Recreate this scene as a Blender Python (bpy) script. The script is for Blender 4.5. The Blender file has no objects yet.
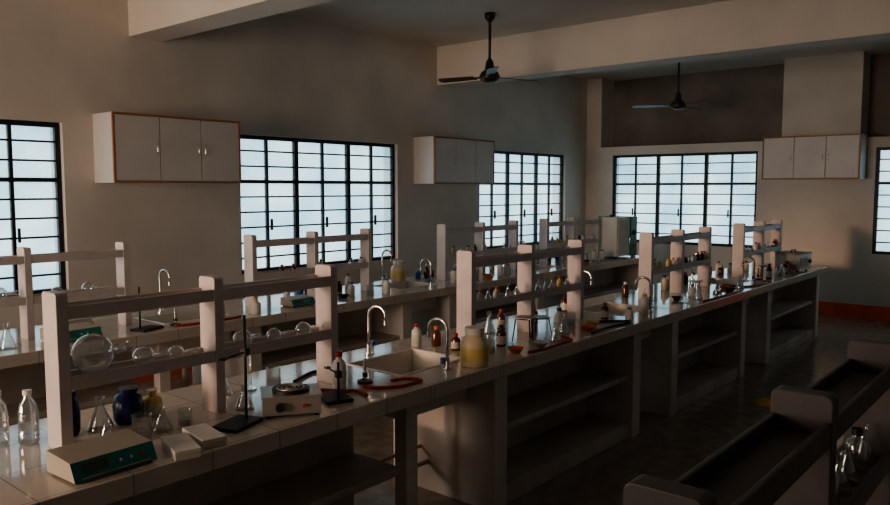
import bpy, math, random
from mathutils import Vector, Matrix
random.seed(4)
S=bpy.context.scene
S.view_settings.view_transform='AgX'
S.view_settings.look='AgX - Medium High Contrast'
S.view_settings.exposure=0.2
# ---------------------------------------------------------------- materials
def newmat(n):
    m=bpy.data.materials.new(n); m.use_nodes=True
    return m,m.node_tree,m.node_tree.nodes['Principled BSDF']
def pm(n,col,rough=.5,metal=0,var=.12,scale=6,bump=0,spec=.5,coat=0):
    m,t,b=newmat(n); N=t.nodes; L=t.links
    b.inputs['Roughness'].default_value=rough; b.inputs['Metallic'].default_value=metal
    b.inputs['Specular IOR Level'].default_value=spec
    b.inputs['Coat Weight'].default_value=coat
    tc=N.new('ShaderNodeTexCoord'); no=N.new('ShaderNodeTexNoise')
    no.inputs['Scale'].default_value=scale; no.inputs['Detail'].default_value=5
    L.new(tc.outputs['Object'],no.inputs['Vector'])
    r=N.new('ShaderNodeValToRGB'); L.new(no.outputs['Fac'],r.inputs['Fac'])
    r.color_ramp.elements[0].position=.3; r.color_ramp.elements[1].position=.7
    r.color_ramp.elements[0].color=[c*(1-var) for c in col]+[1]
    r.color_ramp.elements[1].color=[min(1,c*(1+var)) for c in col]+[1]
    L.new(r.outputs['Color'],b.inputs['Base Color'])
    if bump:
        bp=N.new('ShaderNodeBump'); bp.inputs['Strength'].default_value=bump
        bp.inputs['Distance'].default_value=.01
        L.new(no.outputs['Fac'],bp.inputs['Height']); L.new(bp.outputs['Normal'],b.inputs['Normal'])
    return m
WALL=pm('wall_paint',(.66,.61,.55),.75,var=.13,scale=1.1,bump=.05)
CEIL=pm('ceiling_paint',(.68,.63,.57),.8,var=.10,scale=.9)
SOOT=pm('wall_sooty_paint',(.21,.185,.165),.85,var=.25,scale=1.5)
FLOOR=pm('floor_mosaic',(.28,.24,.20),.2,var=.25,scale=9)
MAS=pm('bench_masonry_white',(.68,.63,.59),.6,var=.14,scale=3)
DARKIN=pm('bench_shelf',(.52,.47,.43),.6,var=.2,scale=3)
RACK=pm('rack_painted_wood',(.66,.60,.59),.45,var=.1,scale=7)
RACKD=pm('rack_wood_shaded',(.12,.105,.10),.45,var=.2,scale=7)  # rack paint darkened: shade on the near rack is put into its colour
LAM=pm('cabinet_laminate',(.64,.61,.59),.4,var=.05,scale=2)
TRIMO=pm('cabinet_edge_wood',(.40,.18,.075),.45,scale=12)
REDSK=pm('skirting_red_oxide',(.80,.14,.035),.5)
STEEL=pm('window_steel_black',(.015,.017,.02),.5)
FANM=pm('fan_brown',(.035,.025,.02),.35)
CHROME=pm('chrome',(.75,.73,.7),.18,metal=1,var=.03)
INOX=pm('stainless_panel',(.5,.48,.45),.35,metal=.6,var=.08)
BLACK=pm('black_iron',(.02,.02,.02),.5)
CER=pm('sink_ceramic',(.82,.77,.70),.2,var=.05)
PLW=pm('plastic_white',(.80,.78,.74),.4,var=.04)
PLB=pm('plastic_beige',(.76,.66,.46),.4,var=.05)
PLG=pm('plastic_grey_beige',(.46,.41,.34),.5,var=.05)
TEAL=pm('panel_teal',(.03,.24,.22),.4,var=.05)
NAVY=pm('navy_plastic',(.012,.025,.12),.25,var=.1)
ORG=pm('cap_orange',(.85,.22,.03),.4)
RED=pm('rubber_red',(.45,.05,.03),.45)
BLUE=pm('cap_blue',(.05,.14,.45),.4)
YEL=pm('label_yellow',(.75,.60,.24),.5)
CLOTH=pm('cloth_yellow',(.85,.55,.06),.9)
LABEL=pm('label_paper',(.72,.68,.6),.7)
AMB=pm('amber_glass',(.12,.035,.008),.1,coat=.5)
LCD=pm('lcd_screen',(.10,.14,.09),.2)
TGREEN=pm('oven_teal',(.03,.20,.17),.4)
def glassmat(n,tint,mx=.16,haze=.10):
    m,t,b=newmat(n); N=t.nodes; L=t.links
    out=N['Material Output']; N.remove(b)
    tr=N.new('ShaderNodeBsdfTransparent'); tr.inputs['Color'].default_value=(*tint,1)
    gl=N.new('ShaderNodeBsdfGlossy'); gl.inputs['Roughness'].default_value=.05
    df=N.new('ShaderNodeBsdfTranslucent'); df.inputs['Color'].default_value=(.85,.88,.9,1)
    m0=N.new('ShaderNodeMixShader'); m0.inputs['Fac'].default_value=haze
    L.new(tr.outputs[0],m0.inputs[1]); L.new(df.outputs[0],m0.inputs[2])
    lw=N.new('ShaderNodeLayerWeight'); lw.inputs['Blend'].default_value=.45
    mr=N.new('ShaderNodeMapRange'); mr.inputs['To Min'].default_value=mx; mr.inputs['To Max'].default_value=.9
    L.new(lw.outputs['Facing'],mr.inputs['Value'])
    mi=N.new('ShaderNodeMixShader'); L.new(mr.outputs['Result'],mi.inputs['Fac'])
    L.new(m0.outputs[0],mi.inputs[1]); L.new(gl.outputs[0],mi.inputs[2]); L.new(mi.outputs[0],out.inputs['Surface'])
    return m
GLASS=glassmat('clear_glass',(.93,.95,.95))
PET=glassmat('clear_plastic',(.82,.86,.86),.2,.25)
# frosted window pane
m,t,b=newmat('frosted_pane'); N=t.nodes; L=t.links; N.remove(b)
tr=N.new('ShaderNodeBsdfTransparent'); tl=N.new('ShaderNodeBsdfTranslucent')
tl.inputs['Color'].default_value=(.88,.95,.97,1)
tc=N.new('ShaderNodeTexCoord'); no=N.new('ShaderNodeTexVoronoi'); no.inputs['Scale'].default_value=38
L.new(tc.outputs['Object'],no.inputs['Vector'])
mr=N.new('ShaderNodeMapRange'); mr.inputs['To Min'].default_value=.2; mr.inputs['To Max'].default_value=.4
L.new(no.outputs['Distance'],mr.inputs['Value'])
n2=N.new('ShaderNodeTexNoise'); n2.inputs['Scale'].default_value=1.6; n2.inputs['Detail'].default_value=3; L.new(tc.outputs['Object'],n2.inputs['Vector'])
cr=N.new('ShaderNodeValToRGB'); L.new(n2.outputs['Fac'],cr.inputs['Fac'])
cr.color_ramp.elements[0].position=.35; cr.color_ramp.elements[0].color=(.66,.79,.85,1)
cr.color_ramp.elements[1].position=.65; cr.color_ramp.elements[1].color=(.97,.98,.98,1)
L.new(cr.outputs['Color'],tr.inputs['Color'])
mi=N.new('ShaderNodeMixShader'); L.new(mr.outputs['Result'],mi.inputs['Fac'])
L.new(tr.outputs[0],mi.inputs[1]); L.new(tl.outputs[0],mi.inputs[2]); L.new(mi.outputs[0],N['Material Output'].inputs['Surface'])
PANE=m
# tiled bench top
m,t,b=newmat('bench_tile_glazed'); N=t.nodes; L=t.links
tc=N.new('ShaderNodeTexCoord'); br=N.new('ShaderNodeTexBrick'); br.offset=0
br.inputs['Scale'].default_value=1; br.inputs['Brick Width'].default_value=.3; br.inputs['Row Height'].default_value=.3
br.inputs['Mortar Size'].default_value=.003
br.inputs['Color1'].default_value=(.68,.62,.56,1); br.inputs['Color2'].default_value=(.63,.58,.52,1); br.inputs['Mortar'].default_value=(.36,.32,.28,1)
L.new(tc.outputs['Object'],br.inputs['Vector']); L.new(br.outputs['Color'],b.inputs['Base Color'])
ns=N.new('ShaderNodeTexNoise'); ns.inputs['Scale'].default_value=5; L.new(tc.outputs['Object'],ns.inputs['Vector'])
mr=N.new('ShaderNodeMapRange'); mr.inputs['To Min'].default_value=.02; mr.inputs['To Max'].default_value=.15
L.new(ns.outputs['Fac'],mr.inputs['Value']); L.new(mr.outputs['Result'],b.inputs['Roughness'])
b.inputs['IOR'].default_value=1.65
TILE=m
# ---------------------------------------------------------------- builder
class B:
    def __init__(s): s.v=[];s.f=[];s.mi=[];s.sm=[];s.mats=[]
    def m(s,mat):
        if mat not in s.mats: s.mats.append(mat)
        return s.mats.index(mat)
    def add(s,vs,fs,mat,smooth=False,M=None):
        o=len(s.v); k=s.m(mat)
        for v in vs:
            v=Vector(v)
            if M is not None: v=M@v
            s.v.append(tuple(v))
        for f in fs: s.f.append(tuple(i+o for i in f)); s.mi.append(k); s.sm.append(smooth)
    def box(s,a,b,mat,M=None):
        x0,y0,z0=a;x1,y1,z1=b
        vs=[(x0,y0,z0),(x1,y0,z0),(x1,y1,z0),(x0,y1,z0),(x0,y0,z1),(x1,y0,z1),(x1,y1,z1),(x0,y1,z1)]
        s.add(vs,[(0,3,2,1),(4,5,6,7),(0,1,5,4),(1,2,6,5),(2,3,7,6),(3,0,4,7)],mat,False,M)
    def lathe(s,prof,c,mat,n=16,M=None,smooth=True):
        vs=[];fs=[]
        for r,z in prof:
            for i in range(n):
                a=2*math.pi*i/n; vs.append((r*math.cos(a),r*math.sin(a),z))
        for j in range(len(prof)-1):
            for i in range(n):
                fs.append((j*n+i,j*n+(i+1)%n,(j+1)*n+(i+1)%n,(j+1)*n+i))
        T=Matrix.Translation(c)
        if M is not None: T=T@M
        s.add(vs,fs,mat,smooth,T)
    def cyl(s,c,r,h,mat,n=14,M=None,r2=None):
        r2=r if r2 is None else r2
        s.lathe([(0.0001,0),(r,0)],c,mat,n,M,False); s.lathe([(r,0),(r2,h)],c,mat,n,M); s.lathe([(r2,h),(.0001,h)],c,mat,n,M,False)
    def tube(s,pts,r,mat,n=8,M=None):
        P=[Vector(p) for p in pts]; vs=[];fs=[]; up=None
        for i,q in enumerate(P):
            d=(P[min(i+1,len(P)-1)]-P[max(i-1,0)]).normalized()
            if up is None: up=d.orthogonal().normalized()
            up=(up-d*up.dot(d)).normalized(); w=d.cross(up)
            for k in range(n):
                a=2*math.pi*k/n; vs.append(q+up*(r*math.cos(a))+w*(r*math.sin(a)))
        for j in range(len(P)-1):
            for k in range(n): fs.append((j*n+k,j*n+(k+1)%n,(j+1)*n+(k+1)%n,(j+1)*n+k))
        fs.append(tuple(range(n))[::-1]); fs.append(tuple((len(P)-1)*n+k for k in range(n)))
        s.add(vs,fs,mat,True,M)
    def done(s,name,loc=(0,0,0),rz=0,bevel=0):
        me=bpy.data.meshes.new(name); me.from_pydata(s.v,[],s.f)
        for m in s.mats: me.materials.append(m)
        me.polygons.foreach_set('material_index',s.mi); me.polygons.foreach_set('use_smooth',s.sm); me.update()
        ob=bpy.data.objects.new(name,me); S.collection.objects.link(ob); ob.location=loc; ob.rotation_euler=(0,0,rz)
        if bevel:
            bv=ob.modifiers.new('bevel','BEVEL'); bv.width=bevel; bv.segments=2; bv.limit_method='ANGLE'
        return ob
def spline(pts,k=8):
    P=[Vector(p) for p in pts]; P=[P[0]*2-P[1]]+P+[P[-1]*2-P[-2]]; out=[]
    for i in range(1,len(P)-2):
        for j in range(k):
            t=j/k; a,b_,c,d=P[i-1:i+3]
            out.append(.5*((2*b_)+(c-a)*t+(2*a-5*b_+4*c-d)*t*t+(3*b_-a-3*c+d)*t**3))
    out.append(P[-2]); return out
RX=lambda a: Matrix.Rotation(a,4,'X'); RY=lambda a: Matrix.Rotation(a,4,'Y'); RZ=lambda a: Matrix.Rotation(a,4,'Z')
# ---------------------------------------------------------------- room
XW,XE,YS,YN,H=-3.5,11.7,-3.0,6.7,3.67
def simple(name,a,b_,mat):
    q=B(); q.box(a,b_,mat); return q.done(name)
simple('floor',(XW-.3,YS-.3,-.15),(XE+.8,YN+.3,0),FLOOR)
simple('ceiling',(XW-.3,YS-.3,H),(XE+.8,YN+.3,H+.15),CEIL)
ZS,ZT=.90,2.36
def wall_open(name,axis,pos,thick,lo,hi,ops,mat,z1=H,zs=ZS,zt=ZT):
    q=B()
    def bx(a,b_,z0,z1_):
        if axis=='Y': q.box((a,pos,z0),(b_,pos+thick,z1_),mat)
        else: q.box((pos,a,z0),(pos+thick,b_,z1_),mat)
    bx(lo,hi,0,zs); bx(lo,hi,zt,z1)
    c=lo
    for a,b_ in sorted(ops): bx(c,a,zs,zt); c=b_
    bx(c,hi,zs,zt)
    return q.done(name)
WN=[(.5,2.86),(4.62,6.97),(8.67,11.02)]
wall_open('wall_north','Y',YN,.25,XW-.3,XE+.8,WN,WALL)
WE=[(-.15,2.24),(3.80,6.20)]
wall_open('wall_east','X',XE,.25,YS-.3,YN,WE,WALL,z1=2.5)
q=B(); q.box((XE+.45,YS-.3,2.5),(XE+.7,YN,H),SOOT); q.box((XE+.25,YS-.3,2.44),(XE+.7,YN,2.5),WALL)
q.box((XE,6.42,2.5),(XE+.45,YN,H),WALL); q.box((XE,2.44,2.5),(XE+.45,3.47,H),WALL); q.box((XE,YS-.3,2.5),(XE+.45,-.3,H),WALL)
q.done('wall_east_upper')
simple('wall_south',(XW-.3,YS-.3,0),(XE+.8,YS,H),WALL)
WW=(2.6,6.2)
wall_open('wall_west','X',XW-.25,.25,YS,YN,[WW],WALL,zs=.9,zt=2.6)
for i,x in enumerate((3.64,7.9)):
    simple('ceiling_beam' if i==0 else 'ceiling_beam.001',(x-.16,YS,3.17),(x+.16,YN,H),CEIL)
simple('baseboard_east',(XE-.02,YS,0),(XE,YN,.19),REDSK)
simple('baseboard_north',(XW,YN-.02,0),(XE-.02,YN,.19),REDSK)
def window(name,axis,pos,a,b_,zs=ZS,zt=ZT,cols=6,rows=9,pane=True):
    q=B()
    def bx(u0,u1,w0,w1,z0,z1_,mat=STEEL):
        if axis=='Y': q.box((u0,pos+w0,z0),(u1,pos+w1,z1_),mat)
        else: q.box((pos+w0,u0,z0),(pos+w1,u1,z1_),mat)
    e=.002
    a+=e;b_-=e;zs+=e;zt-=e
    fr=.04
    bx(a,a+fr,.05,.1,zs,zt); bx(b_-fr,b_,.05,.1,zs,zt); bx(a+fr,b_-fr,.05,.1,zs,zs+fr); bx(a+fr,b_-fr,.05,.1,zt-fr,zt)
    W=b_-a
    for i in range(1,cols):
        x=a+W*i/cols; w=.026 if i%2==0 else .014
        bx(x-w,x+w,.05 if i%2==0 else .06,.1,zs+fr,zt-fr)
    Ht=zt-zs
    for j in range(1,rows):
        z=zs+Ht*j/rows; w=.018 if j in (6,) else .0085
        bx(a+fr,b_-fr,.055,.075 if w<.01 else .1,z-w,z+w)
    for i in (1,3,5):
        x=a+W*i/cols+.02
        bx(x,x+.015,.02,.05,zs+.45,zs+.57)
    if pane: bx(a+fr,b_-fr,.085,.089,zs+fr,zt-fr,PANE)
    return q.done(name)
n=1
for a,b_ in WN: window('window_%d'%n,'Y',YN,a,b_); n+=1
for a,b_ in WE: window('window_%d'%n,'X',XE,a,b_); n+=1
window('window_%d'%n,'X',XW-.2,WW[0],WW[1],.9,2.6,cols=4,rows=3,pane=False)
# ---------------------------------------------------------------- benches
SINKX=(3.0,5.4,7.72)
def bench(name,y0,y1,xa,xb,sinks,panels,shelfbays,legs=()):
    q=B(); yc=(y0+y1)/2; zt=.85; z0=.775
    sw,sd=.27,.21
    c=xa
    for sx in sinks:
        q.box((c,y0,z0),(sx-sw,y1,zt),TILE)
        q.box((sx-sw,y0,z0),(sx+sw,yc-sd,zt),TILE); q.box((sx-sw,yc+sd,z0),(sx+sw,y1,zt),TILE)
        d=.018
        q.box((sx-sw,yc-sd,.62),(sx+sw,yc+sd,.635),CER)
        q.box((sx-sw,yc-sd,.635),(sx-sw+d,yc+sd,zt+.004),CER); q.box((sx+sw-d,yc-sd,.635),(sx+sw,yc+sd,zt+.004),CER)
        q.box((sx-sw+d,yc-sd,.635),(sx+sw-d,yc-sd+d,zt+.004),CER); q.box((sx-sw+d,yc+sd-d,.635),(sx+sw-d,yc+sd,zt+.004),CER)
        q.cyl((sx,yc,.636),.03,.006,CHROME)
        q.cyl((sx,yc,.0),.025,.62,PLG)
        c=sx+sw
    q.box((c,y0,z0),(xb,y1,zt),TILE)
    for px,w in panels: q.box((px-w/2,y0+.05,0),(px+w/2,y1-.05,z0),MAS)
    for px in legs:
        q.box((px-.04,y0+.05,0),(px+.04,y0+.13,z0),MAS); q.box((px-.04,y1-.13,0),(px+.04,y1-.05,z0),MAS)
    for a,b_ in shelfbays:
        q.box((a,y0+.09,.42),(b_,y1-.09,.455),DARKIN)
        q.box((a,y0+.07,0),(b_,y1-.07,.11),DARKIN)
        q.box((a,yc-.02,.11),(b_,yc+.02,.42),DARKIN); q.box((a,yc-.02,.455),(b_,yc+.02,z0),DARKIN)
    q.tube([(xa+.1,yc+.1,.18),(xb-.1,yc+.1,.18)],.014,PLG)
    q.tube([(xa+.1,yc+.16,.26),(xb-.1,yc+.16,.26)],.012,PLG)
    return q.done(name,bevel=.004)
pn=[(-.4,.1),(3.35,.12),(5.02,.12),(5.68,.12),(7.25,.12),(8.0,.12),(9.82,.12)]
sb=[(3.41,4.96),(5.74,7.19),(8.06,9.76),(-.35,2.58)]
bench('laboratory_bench',2.38,3.26,-.5,9.97,SINKX,pn,sb,(2.62,))
bench('laboratory_bench',4.66,5.54,-.5,9.97,SINKX,pn,sb,(2.62,))
bench('laboratory_bench',.02,.90,.75,4.0,(3.0,),[(.95,.12),(2.3,.1),(3.85,.12)],[(1.01,2.25)])
ZM,ZTP=.272,.53   # rail tops
def rack(name,x0,yc,z=.85,L=1.32,hh=.58,mat=None):
    RACK_=mat or RACK
    q=B(); d=.058; t=.022
    for x in (t,.5*L,L-t):
        n=6; r=.016
        prof=[(-d,0),(-d,hh-r)]+[(-d+r-r*math.cos(math.pi/2*k/n),hh-r+r*math.sin(math.pi/2*k/n)) for k in range(1,n+1)]
        prof+=[(-y,zz) for y,zz in prof[::-1]]
        m_=len(prof)
        vs=[(x-t,y,zz) for y,zz in prof]+[(x+t,y,zz) for y,zz in prof]
        fs=[tuple(range(m_))[::-1],tuple(range(m_,2*m_))]+[(k,(k+1)%m_,m_+(k+1)%m_,m_+k) for k in range(m_)]
        q.add(vs,fs,RACK_)
    for a,b_ in ((2*t,.5*L-t),(.5*L+t,L-2*t)):
        for zz in (ZM,hh-.05):
            q.box((a,-d+.012,zz-.045),(b_,d-.012,zz-.03),RACK_)
            q.box((a,-d+.002,zz-.05),(b_,-d+.014,zz),RACK_); q.box((a,d-.014,zz-.05),(b_,d-.002,zz),RACK_)
    return q.done(name,(x0,yc,z),bevel=.003)
RXS=(1.13,3.50,5.93,8.15)
for x in RXS: rack('reagent_rack',x,2.82)
for x in (1.25,3.58,5.95,7.88): rack('reagent_rack',x,5.1)
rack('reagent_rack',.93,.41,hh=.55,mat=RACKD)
ZSH=.85+ZM-.03
# ---------------------------------------------------------------- cabinets
def cabinet(name,loc,rz):
    q=B(); W,D,Hc=1.27,.34,.6; e=.016
    q.box((0,0,0),(W,D,Hc),LAM)
    q.box((0,-.022,0),(W,0,e),TRIMO); q.box((0,-.022,Hc-e),(W,0,Hc),TRIMO); q.box((0,-.022,e),(e,0,Hc-e),TRIMO); q.box((W-e,-.022,e),(W,0,Hc-e),TRIMO)
    dw=(W-2*e)/3
    for i in range(3):
        x=e+i*dw; q.box((x+.004,-.02,e+.004),(x+dw-.004,-.002,Hc-e-.004),LAM)
        hx=x+dw-.035 if i<2 else x+.03
        q.tube([(hx,-.02,.26),(hx,-.04,.27),(hx,-.04,.34),(hx,-.02,.35)],.004,CHROME,6)
    return q.done(name,loc,rz,bevel=.002)
cabinet('wall_cabinet',(3.12,YN-.341,1.85),0)
cabinet('wall_cabinet',(7.27,YN-.341,1.86),0)
cabinet('wall_cabinet',(XE-.341,3.62,1.93),-math.pi/2)
# ---------------------------------------------------------------- fans
def fan(loc,rot):
    q=B(); top=H-loc[2]
    q.lathe([(.001,top),(.06,top),(.055,top-.05),(.015,top-.1)],(0,0,0),FANM)
    q.tube([(0,0,top-.05),(0,0,.1)],.015,FANM)
    q.lathe([(.014,.20),(.04,.16),(.055,.07),(.09,.05),(.115,.0),(.10,-.035),(.05,-.06),(.001,-.065)],(0,0,0),FANM,20)
    for i in range(3):
        M=RZ(rot+i*2*math.pi/3)@RX(.2)
        q.box((.08,-.022,-.004),(.2,.022,.002),FANM,M)
        vs=[(.18,-.05,0),(.18,.05,0),(.60,.065,0),(.63,.03,0),(.63,-.04,0),(.60,-.06,0)]
        vs=[(a,b_,-.003) for a,b_,c in vs]+[(a,b_,.004) for a,b_,c in vs]
        fs=[(5,4,3,2,1,0),(6,7,8,9,10,11)]+[(i_,(i_+1)%6,(i_+1)%6+6,i_+6) for i_ in range(6)]
        q.add(vs,fs,FANM,False,M)
    return q.done('ceiling_fan',loc)
fan((6.64,5.0,3.0),math.radians(-20))
fan((10.40,4.5,2.97),math.radians(-5))
# ---------------------------------------------------------------- lab items
def tap(loc,rz,h=.32):
    q=B()
    q.cyl((0,0,0),.025,.012,CHROME); q.cyl((0,0,.012),.013,.05,CHROME)
    pts=[(0,0,.05),(0,0,h*.5),(0,0,h*.78)]
    for k in range(9):
        a=math.pi*k/8; pts.append((.055-.055*math.cos(a),0,h*.82+.055*math.sin(a)))
    pts.append((.11,0,h*.7))
    q.tube(pts,.0095,CHROME); q.cyl((.11,0,h*.64),.013,.03,CHROME)
    q.tube([(0,0,.055),(0,.05,.06)],.007,CHROME); q.cyl((0,.05,.045),.014,.03,BLUE)
    q.done('gooseneck_tap',loc,rz)
def hose(pts,mat=RED,r=.008):
    q=B(); q.tube(spline(pts),r,mat); q.done('rubber_hose',(0,0,.852))
def bottle(loc,r=.035,h=.15,body=AMB,cap=BLACK,lab=LABEL,name='reagent_bottle'):
    q=B(); hb=h*.62
    q.lathe([(.001,0),(r*.93,0),(r,.006),(r,hb),(r*.85,hb+h*.09),(r*.42,hb+h*.17),(r*.4,h*.86)],(0,0,0),body)
    q.cyl((0,0,h*.85),r*.5,h*.15,cap)
    if lab: q.lathe([(r*1.015,hb*.2),(r*1.02,hb*.22),(r*1.02,hb*.8),(r*1.015,hb*.82)],(0,0,0),lab)
    q.done(name,loc,random.random()*6)
def jar(loc):
    q=B()
    q.lathe([(.001,0),(.070,0),(.077,.01),(.077,.12),(.070,.145),(.048,.165),(.048,.175)],(0,0,0),PLB,20)
    q.cyl((0,0,.172),.053,.035,PLW,20)
    q.lathe([(.0775,.03),(.0782,.035),(.0782,.10),(.0775,.105)],(0,0,0),YEL,20)
    q.done('plastic_reagent_jar',loc)
def washbottle(loc,h=.16,cap=ORG):
    q=B(); r=.034
    q.lathe([(.001,0),(r,0),(r,h*.65),(r*.8,h*.8),(r*.5,h*.85)],(0,0,0),PLW)
    q.cyl((0,0,h*.84),r*.55,h*.12,cap)
    q.tube(spline([(0,0,h*.95),(0,0,h*1.15),(.03,0,h*1.25),(.07,0,h*1.1)],5),.003,PLW,6)
    q.done('wash_bottle',loc,random.random()*6)
def petbottle(loc):
    q=B()
    q.lathe([(.001,.004),(.03,0),(.036,.01),(.036,.05),(.033,.056),(.036,.062),(.036,.12),(.03,.15),(.014,.175),(.013,.19)],(0,0,0),PET,20)
    q.cyl((0,0,.186),.016,.018,PLW)
    q.done('water_bottle',loc)
def flask_upright(loc,r=.05,h=.16,name='conical_flask'):
    q=B(); q.lathe([(.001,0),(r,0),(r*1.02,.01),(r*.32,h*.68),(r*.3,h*.95),(r*.4,h)],(0,0,0),GLASS,20); q.done(name,loc)
def rbf_lying(x,y,R,neck,rz):
    inner=.044
    z=.85+ZM-.03 if R<inner else .85+ZM+math.sqrt(R*R-inner*inner)-R
    q=B(); pr=[(.001,-R)]
    for k in range(1,12):
        a=math.pi*k/12.6; pr.append((R*math.sin(a),-R*math.cos(a)))
    pr+=[(R*.27,R*1.0),(R*.25,R+neck),(R*.33,R+neck+.006)]
    q.lathe(pr,(0,0,R),GLASS,24,RY(math.pi/2)); q.done('round_bottom_flask',(x,y,z),rz)
def beaker(loc,r=.035,h=.09):
    q=B(); q.lathe([(.001,.001),(r,.001),(r,h),(r*1.08,h+.003)],(0,0,0),GLASS,20); q.lathe([(.001,.003),(r*.96,.003),(r*.96,h*.4),(.001,h*.4)],(0,0,0),PET,20); q.done('glass_beaker',loc)
def cylinder_g(loc,h=.24):
    q=B(); q.cyl((0,0,0),.035,.01,GLASS); q.lathe([(.014,.01),(.014,h),(.018,h+.004)],(0,0,0),GLASS); q.done('measuring_cylinder',loc)
def tripod(loc,h=.15,r=.06):
    q=B()
    q.tube([(r*math.cos(a*math.pi/8),r*math.sin(a*math.pi/8),h) for a in range(17)],.004,BLACK,6)
    for k in range(3):
        a=k*2.094; q.tube([(r*math.cos(a),r*math.sin(a),h),(r*1.35*math.cos(a),r*1.35*math.sin(a),.004)],.004,BLACK,6)
    q.box((-.06,-.06,h+.004),(.06,.06,h+.007),INOX); q.done('tripod_stand',loc,random.random())
def burner(loc):
    q=B(); q.cyl((0,0,0),.04,.012,BLACK,16,r2=.034); q.cyl((0,0,.012),.008,.11,CHROME); q.cyl((0,0,.03),.013,.02,BLACK); q.tube([(0,0,.022),(-.05,0,.02)],.005,CHROME,6); q.done('bunsen_burner',loc)
def retort(loc,rz=0,h=.45):
    q=B(); q.box((-.09,-.06,0),(.09,.06,.015),BLACK); q.tube([(-.06,0,.015),(-.06,0,h)],.006,BLACK)
    q.box((-.075,-.012,h*.62),(-.045,.012,h*.62+.03),BLACK); q.tube([(-.06,0,h*.62+.015),(.06,0,h*.62+.015)],.004,BLACK)
    for s_ in (-1,1): q.tube([(.06,0,h*.62+.015),(.08,.012*s_,h*.62+.015),(.10,.006*s_,h*.62+.015)],.004,BLACK)
    q.done('retort_stand',loc,rz,)
def dish(loc,mat=ORG):
    q=B(); q.lathe([(.001,.0),(.025,.0),(.05,.03),(.052,.03),(.047,.028),(.022,.006),(.001,.006)],(0,0,0),mat,20); q.done('porcelain_dish',loc)
def meter(loc,rz,w=.30,d=.21,h=.085):
    q=B()
    vs=[(-w/2,-d/2,.008),(w/2,-d/2,.008),(w/2,d/2,.008),(-w/2,d/2,.008),(-w/2,-d/2+.03,h*.85),(w/2,-d/2+.03,h*.85),(w/2,d/2,h),(-w/2,d/2,h)]
    q.add(vs,[(0,3,2,1),(4,5,6,7),(1,2,6,5),(2,3,7,6),(3,0,4,7)],PLG); q.add(vs,[(0,1,5,4)],TEAL)
    n_=Vector((0,-(h*.85-.008),.03)).normalized()
    def fp(u0,u1,t0,t1,mat,o=.002):
        def P(u,t):
            a=Vector(vs[0]).lerp(Vector(vs[1]),u); c=Vector(vs[4]).lerp(Vector(vs[5]),u); return a.lerp(c,t)+n_*o
        a=[P(u0,t0),P(u1,t0),P(u1,t1),P(u0,t1)]; q.add(a+[v-n_*.002 for v in a],[(0,1,2,3),(0,4,5,1),(1,5,6,2),(2,6,7,3),(3,7,4,0)],mat)
    fp(.12,.42,.4,.85,LCD,.003); fp(.55,.58,.45,.6,PLW,.004); fp(.68,.71,.45,.6,PLW,.004); fp(.82,.86,.45,.65,RED,.004); fp(.08,.92,.1,.16,PLG,.003)
    for x in (-1,1):
        for y in (-1,1): q.cyl((x*(w/2-.02),y*(d/2-.02),0),.01,.009,BLACK,8)
    q.done('digital_ph_meter',loc,rz,bevel=.002)
def hotplate(loc,rz):
    q=B(); q.box((-.12,-.09,.012),(.12,.09,.085),INOX); q.box((-.125,-.095,.085),(.125,.095,.093),INOX)
    q.cyl((0,0,.093),.078,.012,BLACK,24)
    for r in (.02,.038,.056): q.tube([(r*math.cos(a*math.pi/10),r*math.sin(a*math.pi/10),.106) for a in range(21)],.004,INOX,6)
    q.cyl((-.05,-.09,.048),.018,.02,BLACK,16,RX(math.pi/2)); q.cyl((.05,-.09,.048),.008,.01,RED,12,RX(math.pi/2))
    for x in (-.1,.1):
        for y in (-.07,.07): q.cyl((x,y,0),.012,.012,BLACK,8)
    q.done('electric_hot_plate',loc,rz,bevel=.004)
def boxcard(loc,rz):
    q=B(); q.box((-.10,-.045,0),(.10,.045,.02),LABEL); q.box((-.101,-.046,.02),(.101,.046,.036),PLW); q.done('filter_paper_box',loc,rz,bevel=.002)
def navyjar(loc,r=.05,h=.12):
    q=B(); q.lathe([(.001,0),(r*.8,0),(r,.02),(r*1.05,h*.5),(r*.85,h*.8),(r*.6,h*.86),(r*.6,h*.92)],(0,0,0),NAVY,20); q.cyl((0,0,h*.9),r*.68,h*.12,NAVY,20); q.done('dark_reagent_jar',loc)
T=.85
meter((1.165,2.52,T),math.radians(3),.29,.19,.08)
petbottle((1.10,2.97,T)); petbottle((1.02,3.04,T))
navyjar((1.24,2.95,T),.038,.17)
navyjar((1.47,2.94,T),.058,.14)
bottle((1.58,2.95,T),.038,.11,YEL,PLB,LABEL)
flask_upright((1.35,2.93,T),.05,.13); beaker((1.40,2.70,T)); beaker((1.60,2.73,T),.028,.06)
flask_upright((1.50,2.73,T),.04,.10); flask_upright((1.27,2.71,T),.04,.11)
boxcard((1.54,2.50,T),math.radians(80)); boxcard((1.42,2.46,T),math.radians(74))
retort((1.73,2.56,T),math.radians(200),.44)
hotplate((1.99,2.55,T),math.radians(-35))
rbf_lying(1.28,2.82,.075,.07,.1); rbf_lying(1.48,2.82,.043,.06,.05); rbf_lying(1.62,2.82,.034,.05,-.1)
rbf_lying(1.94,2.82,.043,.06,.1); rbf_lying(2.11,2.82,.035,.06,.1); rbf_lying(2.28,2.82,.038,.06,.1)
cylinder_g((2.08,2.98,T)); beaker((2.2,2.95,T)); flask_upright((1.95,3.0,T),.045,.12); flask_upright((1.88,2.73,T),.04,.11)
bottle((2.38,2.68,T),.034,.18,PLW,RED,LABEL); burner((2.53,2.66,T))
retort((2.24,2.56,T),1.2,.18)
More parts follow.
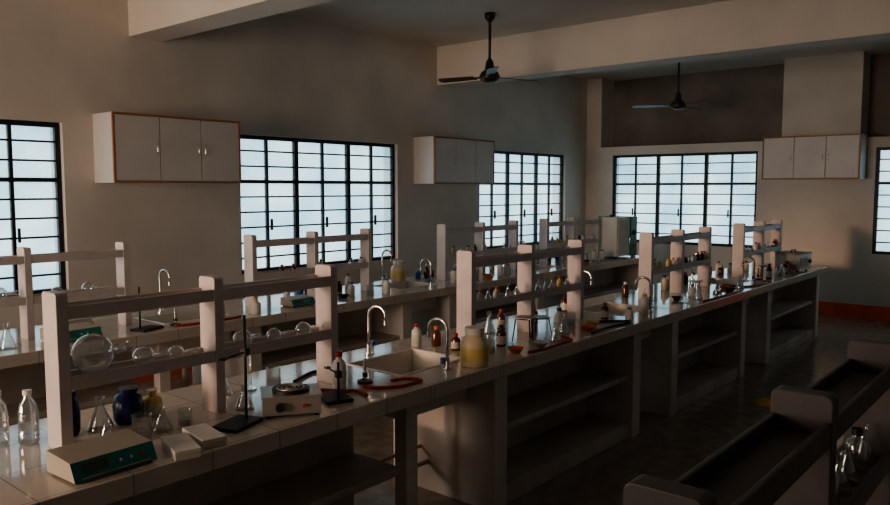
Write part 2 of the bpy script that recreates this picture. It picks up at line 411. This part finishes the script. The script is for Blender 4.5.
hose([(2.46,2.60,.006),(2.48,2.53,.006),(2.58,2.46,.006),(2.72,2.46,.006),(2.70,2.54,.006),(2.62,2.57,.006)])
hose([(2.10,2.73,.006),(2.17,2.71,.006),(2.28,2.70,.006),(2.33,2.61,.006),(2.38,2.56,.006),(2.36,2.47,.006)])
hose([(2.3,2.92,.006),(2.5,3.0,.006),(2.6,2.9,.006),(2.54,2.82,.006)],BLACK)
tap((2.98,3.10,T),-1.3,.28); tap((2.99,2.52,T),1.8,.26)
jar((3.17,2.48,T))
for (x,y,r,h,bd,cp,lb) in [(3.66,2.66,.03,.13,AMB,BLACK,LABEL),(3.70,2.97,.03,.15,PLW,ORG,None),(3.40,2.80,.028,.10,AMB,RED,LABEL),(4.35,2.68,.034,.15,PLW,BLUE,None),(4.45,2.95,.03,.13,AMB,ORG,LABEL),(5.02,2.50,.03,.09,PLW,BLUE,None),(4.93,2.65,.03,.12,AMB,RED,LABEL),(3.33,3.05,.03,.14,PLW,RED,LABEL),(3.42,2.97,.03,.12,AMB,ORG,None),(4.1,2.98,.03,.14,AMB,RED,LABEL),(5.0,2.92,.03,.15,PLW,ORG,None),(5.03,3.05,.032,.13,AMB,BLACK,LABEL)]:
    bottle((x,y,T),r,h,bd,cp,lb)
tripod((3.86,2.62,T)); tripod((4.08,2.66,T),.12); tripod((3.36,2.64,T),.09,.045)
dish((3.57,2.49,T)); dish((4.45,2.52,T)); dish((4.62,2.58,T),YEL); dish((3.80,2.47,T),PLW)
flask_upright((3.56,2.68,T),.035,.11); flask_upright((3.95,2.97,T),.045,.14); flask_upright((4.24,2.58,T),.045,.13); beaker((4.55,2.71,T)); beaker((3.47,2.60,T),.03,.08); flask_upright((4.0,2.49,T),.04,.12)
for x in (3.66,3.74,3.83,3.95,4.05,4.30,4.40,4.48,4.58,4.68):
    if random.random()<.45: flask_upright((x,2.82,ZSH),.028,.09)
    else: bottle((x,2.82,ZSH),.022,.09,random.choice([AMB,PLW,YEL]),random.choice([ORG,RED,BLACK]),None)
hose([(3.6,2.42,.006),(3.75,2.40,.006),(3.9,2.41,.006),(4.08,2.42,.006),(4.12,2.52,.006)])
hose([(4.35,2.43,.006),(4.6,2.45,.006),(4.9,2.43,.006),(4.87,2.52,.006),(4.75,2.62,.006)],BLACK)
washbottle((5.26,2.50,T),.17,YEL); tap((5.35,3.12,T),-1.4,.28); tap((5.42,2.53,T),1.8,.26)
def clutter(x0,x1,yc,dens,seed):
    rnd=random.Random(seed); x=x0
    while x<x1:
        y=yc+rnd.uniform(-.34,-.16)
        k=rnd.randrange(8)
        if k==0: bottle((x,y,T),.03,rnd.uniform(.1,.17),AMB,RED)
        elif k==1: bottle((x,y,T),.032,rnd.uniform(.1,.17),PLW,rnd.choice([ORG,BLUE,RED]),None)
        elif k==2: flask_upright((x,y,T),.04,.13)
        elif k==3: beaker((x,y,T))
        elif k==4: dish((x,y,T),rnd.choice([PLW,ORG,BLACK]))
        elif k==5: burner((x,y,T))
        elif k==6: tripod((x,y,T),.12,.045)
        else: washbottle((x,y,T),.15,rnd.choice([ORG,BLUE]))
        if rnd.random()<.85:
            bottle((x,yc+rnd.uniform(.14,.3),T),.03,rnd.uniform(.09,.16),rnd.choice([AMB,PLW,PLB,BLUE]),rnd.choice([RED,BLACK,PLW]),None)
        x+=rnd.uniform(.12,.15)*dens
def shelf_row(x0,yc,cnt,seed,skip=.15):
    rnd=random.Random(seed)
    for side in (0,1):
        for i in range(cnt):
            if rnd.random()<skip: continue
            x=x0+.09+side*.66+i*.48/(cnt-1)
            k=rnd.random()
            if k<.3: flask_upright((x,yc,ZSH),.027,.09)
            else: bottle((x,yc,ZSH),.024,rnd.uniform(.07,.11),rnd.choice([AMB,PLW,GLASS,YEL]),rnd.choice([RED,BLACK,ORG]),None)
clutter(6.05,7.3,2.82,1,3)
tap((7.68,3.12,T),-1.4,.27); tap((7.80,2.53,T),1.8,.25)
clutter(8.12,8.95,2.82,.95,5)
shelf_row(5.93,2.82,6,21); shelf_row(8.15,2.82,5,22)
hose([(6.2,2.42,.006),(6.5,2.41,.006),(6.9,2.41,.006),(7.1,2.42,.006)])
hose([(7.42,2.7,.006),(7.40,2.5,.006),(7.6,2.43,.006),(7.9,2.43,.006),(8.0,2.5,.006)])
q=B(); q.box((-.17,-.14,.02),(.17,.14,.20),INOX); q.box((-.175,-.145,.2),(.175,.145,.215),PLG); q.box((-.14,-.146,.05),(.06,-.14,.16),PLG); q.cyl((.11,-.14,.11),.02,.02,BLACK,14,RX(math.pi/2)); q.tube([(-.06,0,.215),(-.06,0,.24),(.06,0,.24),(.06,0,.215)],.007,BLACK)
for x in (-.13,.13):
    for y in (-.1,.1): q.cyl((x,y,0),.015,.02,BLACK,8)
q.done('laboratory_water_bath',(9.30,2.58,T),-.1,bevel=.006)
bottle((9.04,2.58,T),.045,.13,RED,BLACK,None)
# back bench
meter((2.08,4.86,T),.05,.3,.2,.08)
q=B(); q.box((-.13,-.09,0),(.13,.09,.03),YEL); q.box((-.12,-.085,.03),(.12,.085,.06),LABEL); q.done('lab_record_book_stack',(2.25,5.3,T),.2,bevel=.002)
retort((2.55,4.80,T),.3,.3); burner((2.76,4.8,T))
hose([(2.72,4.74,.006),(2.85,4.72,.006),(3.1,4.71,.006),(3.25,4.74,.006)])
tap((2.98,5.39,T),-1.4,.34); washbottle((3.12,4.80,T),.15,BLUE); bottle((3.42,4.80,T),.045,.12,PLW,YEL,None)
bottle((1.5,4.85,T),.045,.13,AMB,BLACK); flask_upright((1.7,4.85,T))
rbf_lying(1.75,5.1,.05,.06,.1); rbf_lying(2.1,5.1,.036,.06,.1); rbf_lying(2.3,5.1,.04,.06,.1)
meter((3.9,4.88,T),.05,.24,.16,.07)
clutter(4.15,4.95,5.1,1,8)
tap((5.38,5.39,T),-1.4,.34); jar((5.62,5.40,T)); tap((5.45,4.8,T),1.8,.26)
clutter(5.85,7.3,5.1,.9,11)
tap((7.75,5.39,T),-1.4,.3)
clutter(8.1,9.05,5.1,.9,13)
shelf_row(3.58,5.1,5,31); shelf_row(5.95,5.1,5,32); shelf_row(7.88,5.1,5,33)
q=B(); q.box((-.22,-.18,.03),(.16,.2,.56),PLW); q.box((.16,-.2,.02),(.34,.22,.56),TGREEN); q.box((-.19,-.192,.07),(.12,-.18,.52),LABEL); q.tube([(.08,-.192,.16),(.08,-.22,.17),(.08,-.22,.28),(.08,-.192,.29)],.007,CHROME)
q.lathe([(.03,.56),(.03,.59),(.001,.59)],(-.03,0,0),BLACK); q.cyl((.25,-.2,.34),.03,.02,BLACK,14,RX(math.pi/2)); q.cyl((.25,-.2,.15),.02,.015,RED,14,RX(math.pi/2))
for x in (-.18,.3):
    for y in (-.15,.15): q.cyl((x,y,0),.02,.031,BLACK,8)
q.done('hot_air_oven',(9.48,5.0,T),0,bevel=.01)
# glassware on the near rack, and a duster on the aisle floor
for x in (1.72,1.80,1.90,1.98,2.08,2.16):
    if x in (1.80,2.08): bottle((x,.41,ZSH),.026,.11,GLASS,BLACK,None)
    else: flask_upright((x,.41,ZSH),.03,.10)
q=B(); nn=9; vs=[]; rr=random.Random(2)
for j in range(nn):
    for i in range(nn):
        u=i/(nn-1)-.5; v=j/(nn-1)-.5; e_=max(abs(u),abs(v))*2
        vs.append((u*.2+rr.uniform(-.008,.008),v*.16+rr.uniform(-.008,.008),.001+(1-e_)*rr.uniform(.02,.08)))
q.add(vs,[(j*nn+i,j*nn+i+1,(j+1)*nn+i+1,(j+1)*nn+i) for j in range(nn-1) for i in range(nn-1)],CLOTH,True)
q.done('yellow_duster_cloth',(6.5,1.97,0),.5)
# ---------------------------------------------------------------- light
w=bpy.data.worlds.new('world'); S.world=w; w.use_nodes=True; N=w.node_tree.nodes; L=w.node_tree.links
bg=N['Background']; tc=N.new('ShaderNodeTexCoord'); sp=N.new('ShaderNodeSeparateXYZ'); L.new(tc.outputs['Generated'],sp.inputs[0])
cr=N.new('ShaderNodeValToRGB'); mr=N.new('ShaderNodeMapRange'); mr.inputs['From Min'].default_value=-.3; mr.inputs['From Max'].default_value=.4
L.new(sp.outputs['Z'],mr.inputs['Value']); L.new(mr.outputs['Result'],cr.inputs['Fac']); L.new(cr.outputs['Color'],bg.inputs['Color'])
cr.color_ramp.elements[0].color=(.40,.55,.62,1); cr.color_ramp.elements[0].position=0
cr.color_ramp.elements[1].color=(.66,.70,.70,1)
e=cr.color_ramp.elements.new(.4); e.color=(.56,.71,.76,1)
bg.inputs['Strength'].default_value=2.2
def area(name,loc,rot,sx,sy,portal=True,energy=0,col=(1,1,1),spread=math.pi):
    l=bpy.data.lights.new(name,'AREA'); l.shape='RECTANGLE'; l.size=sx; l.size_y=sy; l.energy=energy; l.color=col; l.spread=spread
    if portal: l.cycles.is_portal=True
    o=bpy.data.objects.new(name,l); S.collection.objects.link(o); o.location=loc; o.rotation_euler=rot; return o
zc=(ZS+ZT)/2
for a,b_ in WN: area('window_skylight',((a+b_)/2,YN+.2,zc),(math.radians(-90),0,0),b_-a,ZT-ZS)
for a,b_ in WE: area('window_skylight',(XE+.2,(a+b_)/2,zc),(math.radians(90),0,math.radians(90)),b_-a,ZT-ZS)
area('evening_light',(XW-.5,4.4,1.75),(math.radians(90),0,math.radians(-90)),3.4,1.7,False,75,(1,.72,.53),math.radians(100))
sl=bpy.data.lights.new('evening_sun','SUN'); sl.energy=.6; sl.angle=math.radians(4); sl.color=(1,.60,.38)
so=bpy.data.objects.new('evening_sun',sl); S.collection.objects.link(so); so.location=(-8,6,4)
so.rotation_euler=Vector((1,-.16,-.085)).to_track_quat('-Z','Y').to_euler()
# camera
c=bpy.data.cameras.new('camera'); c.lens=757/890*36; c.sensor_width=36; c.clip_start=.05
o=bpy.data.objects.new('camera',c); S.collection.objects.link(o); o.location=(0,0,1.8)
o.rotation_euler=(math.radians(90)-math.atan(64/757),0,math.radians(40.3-90)); S.camera=o
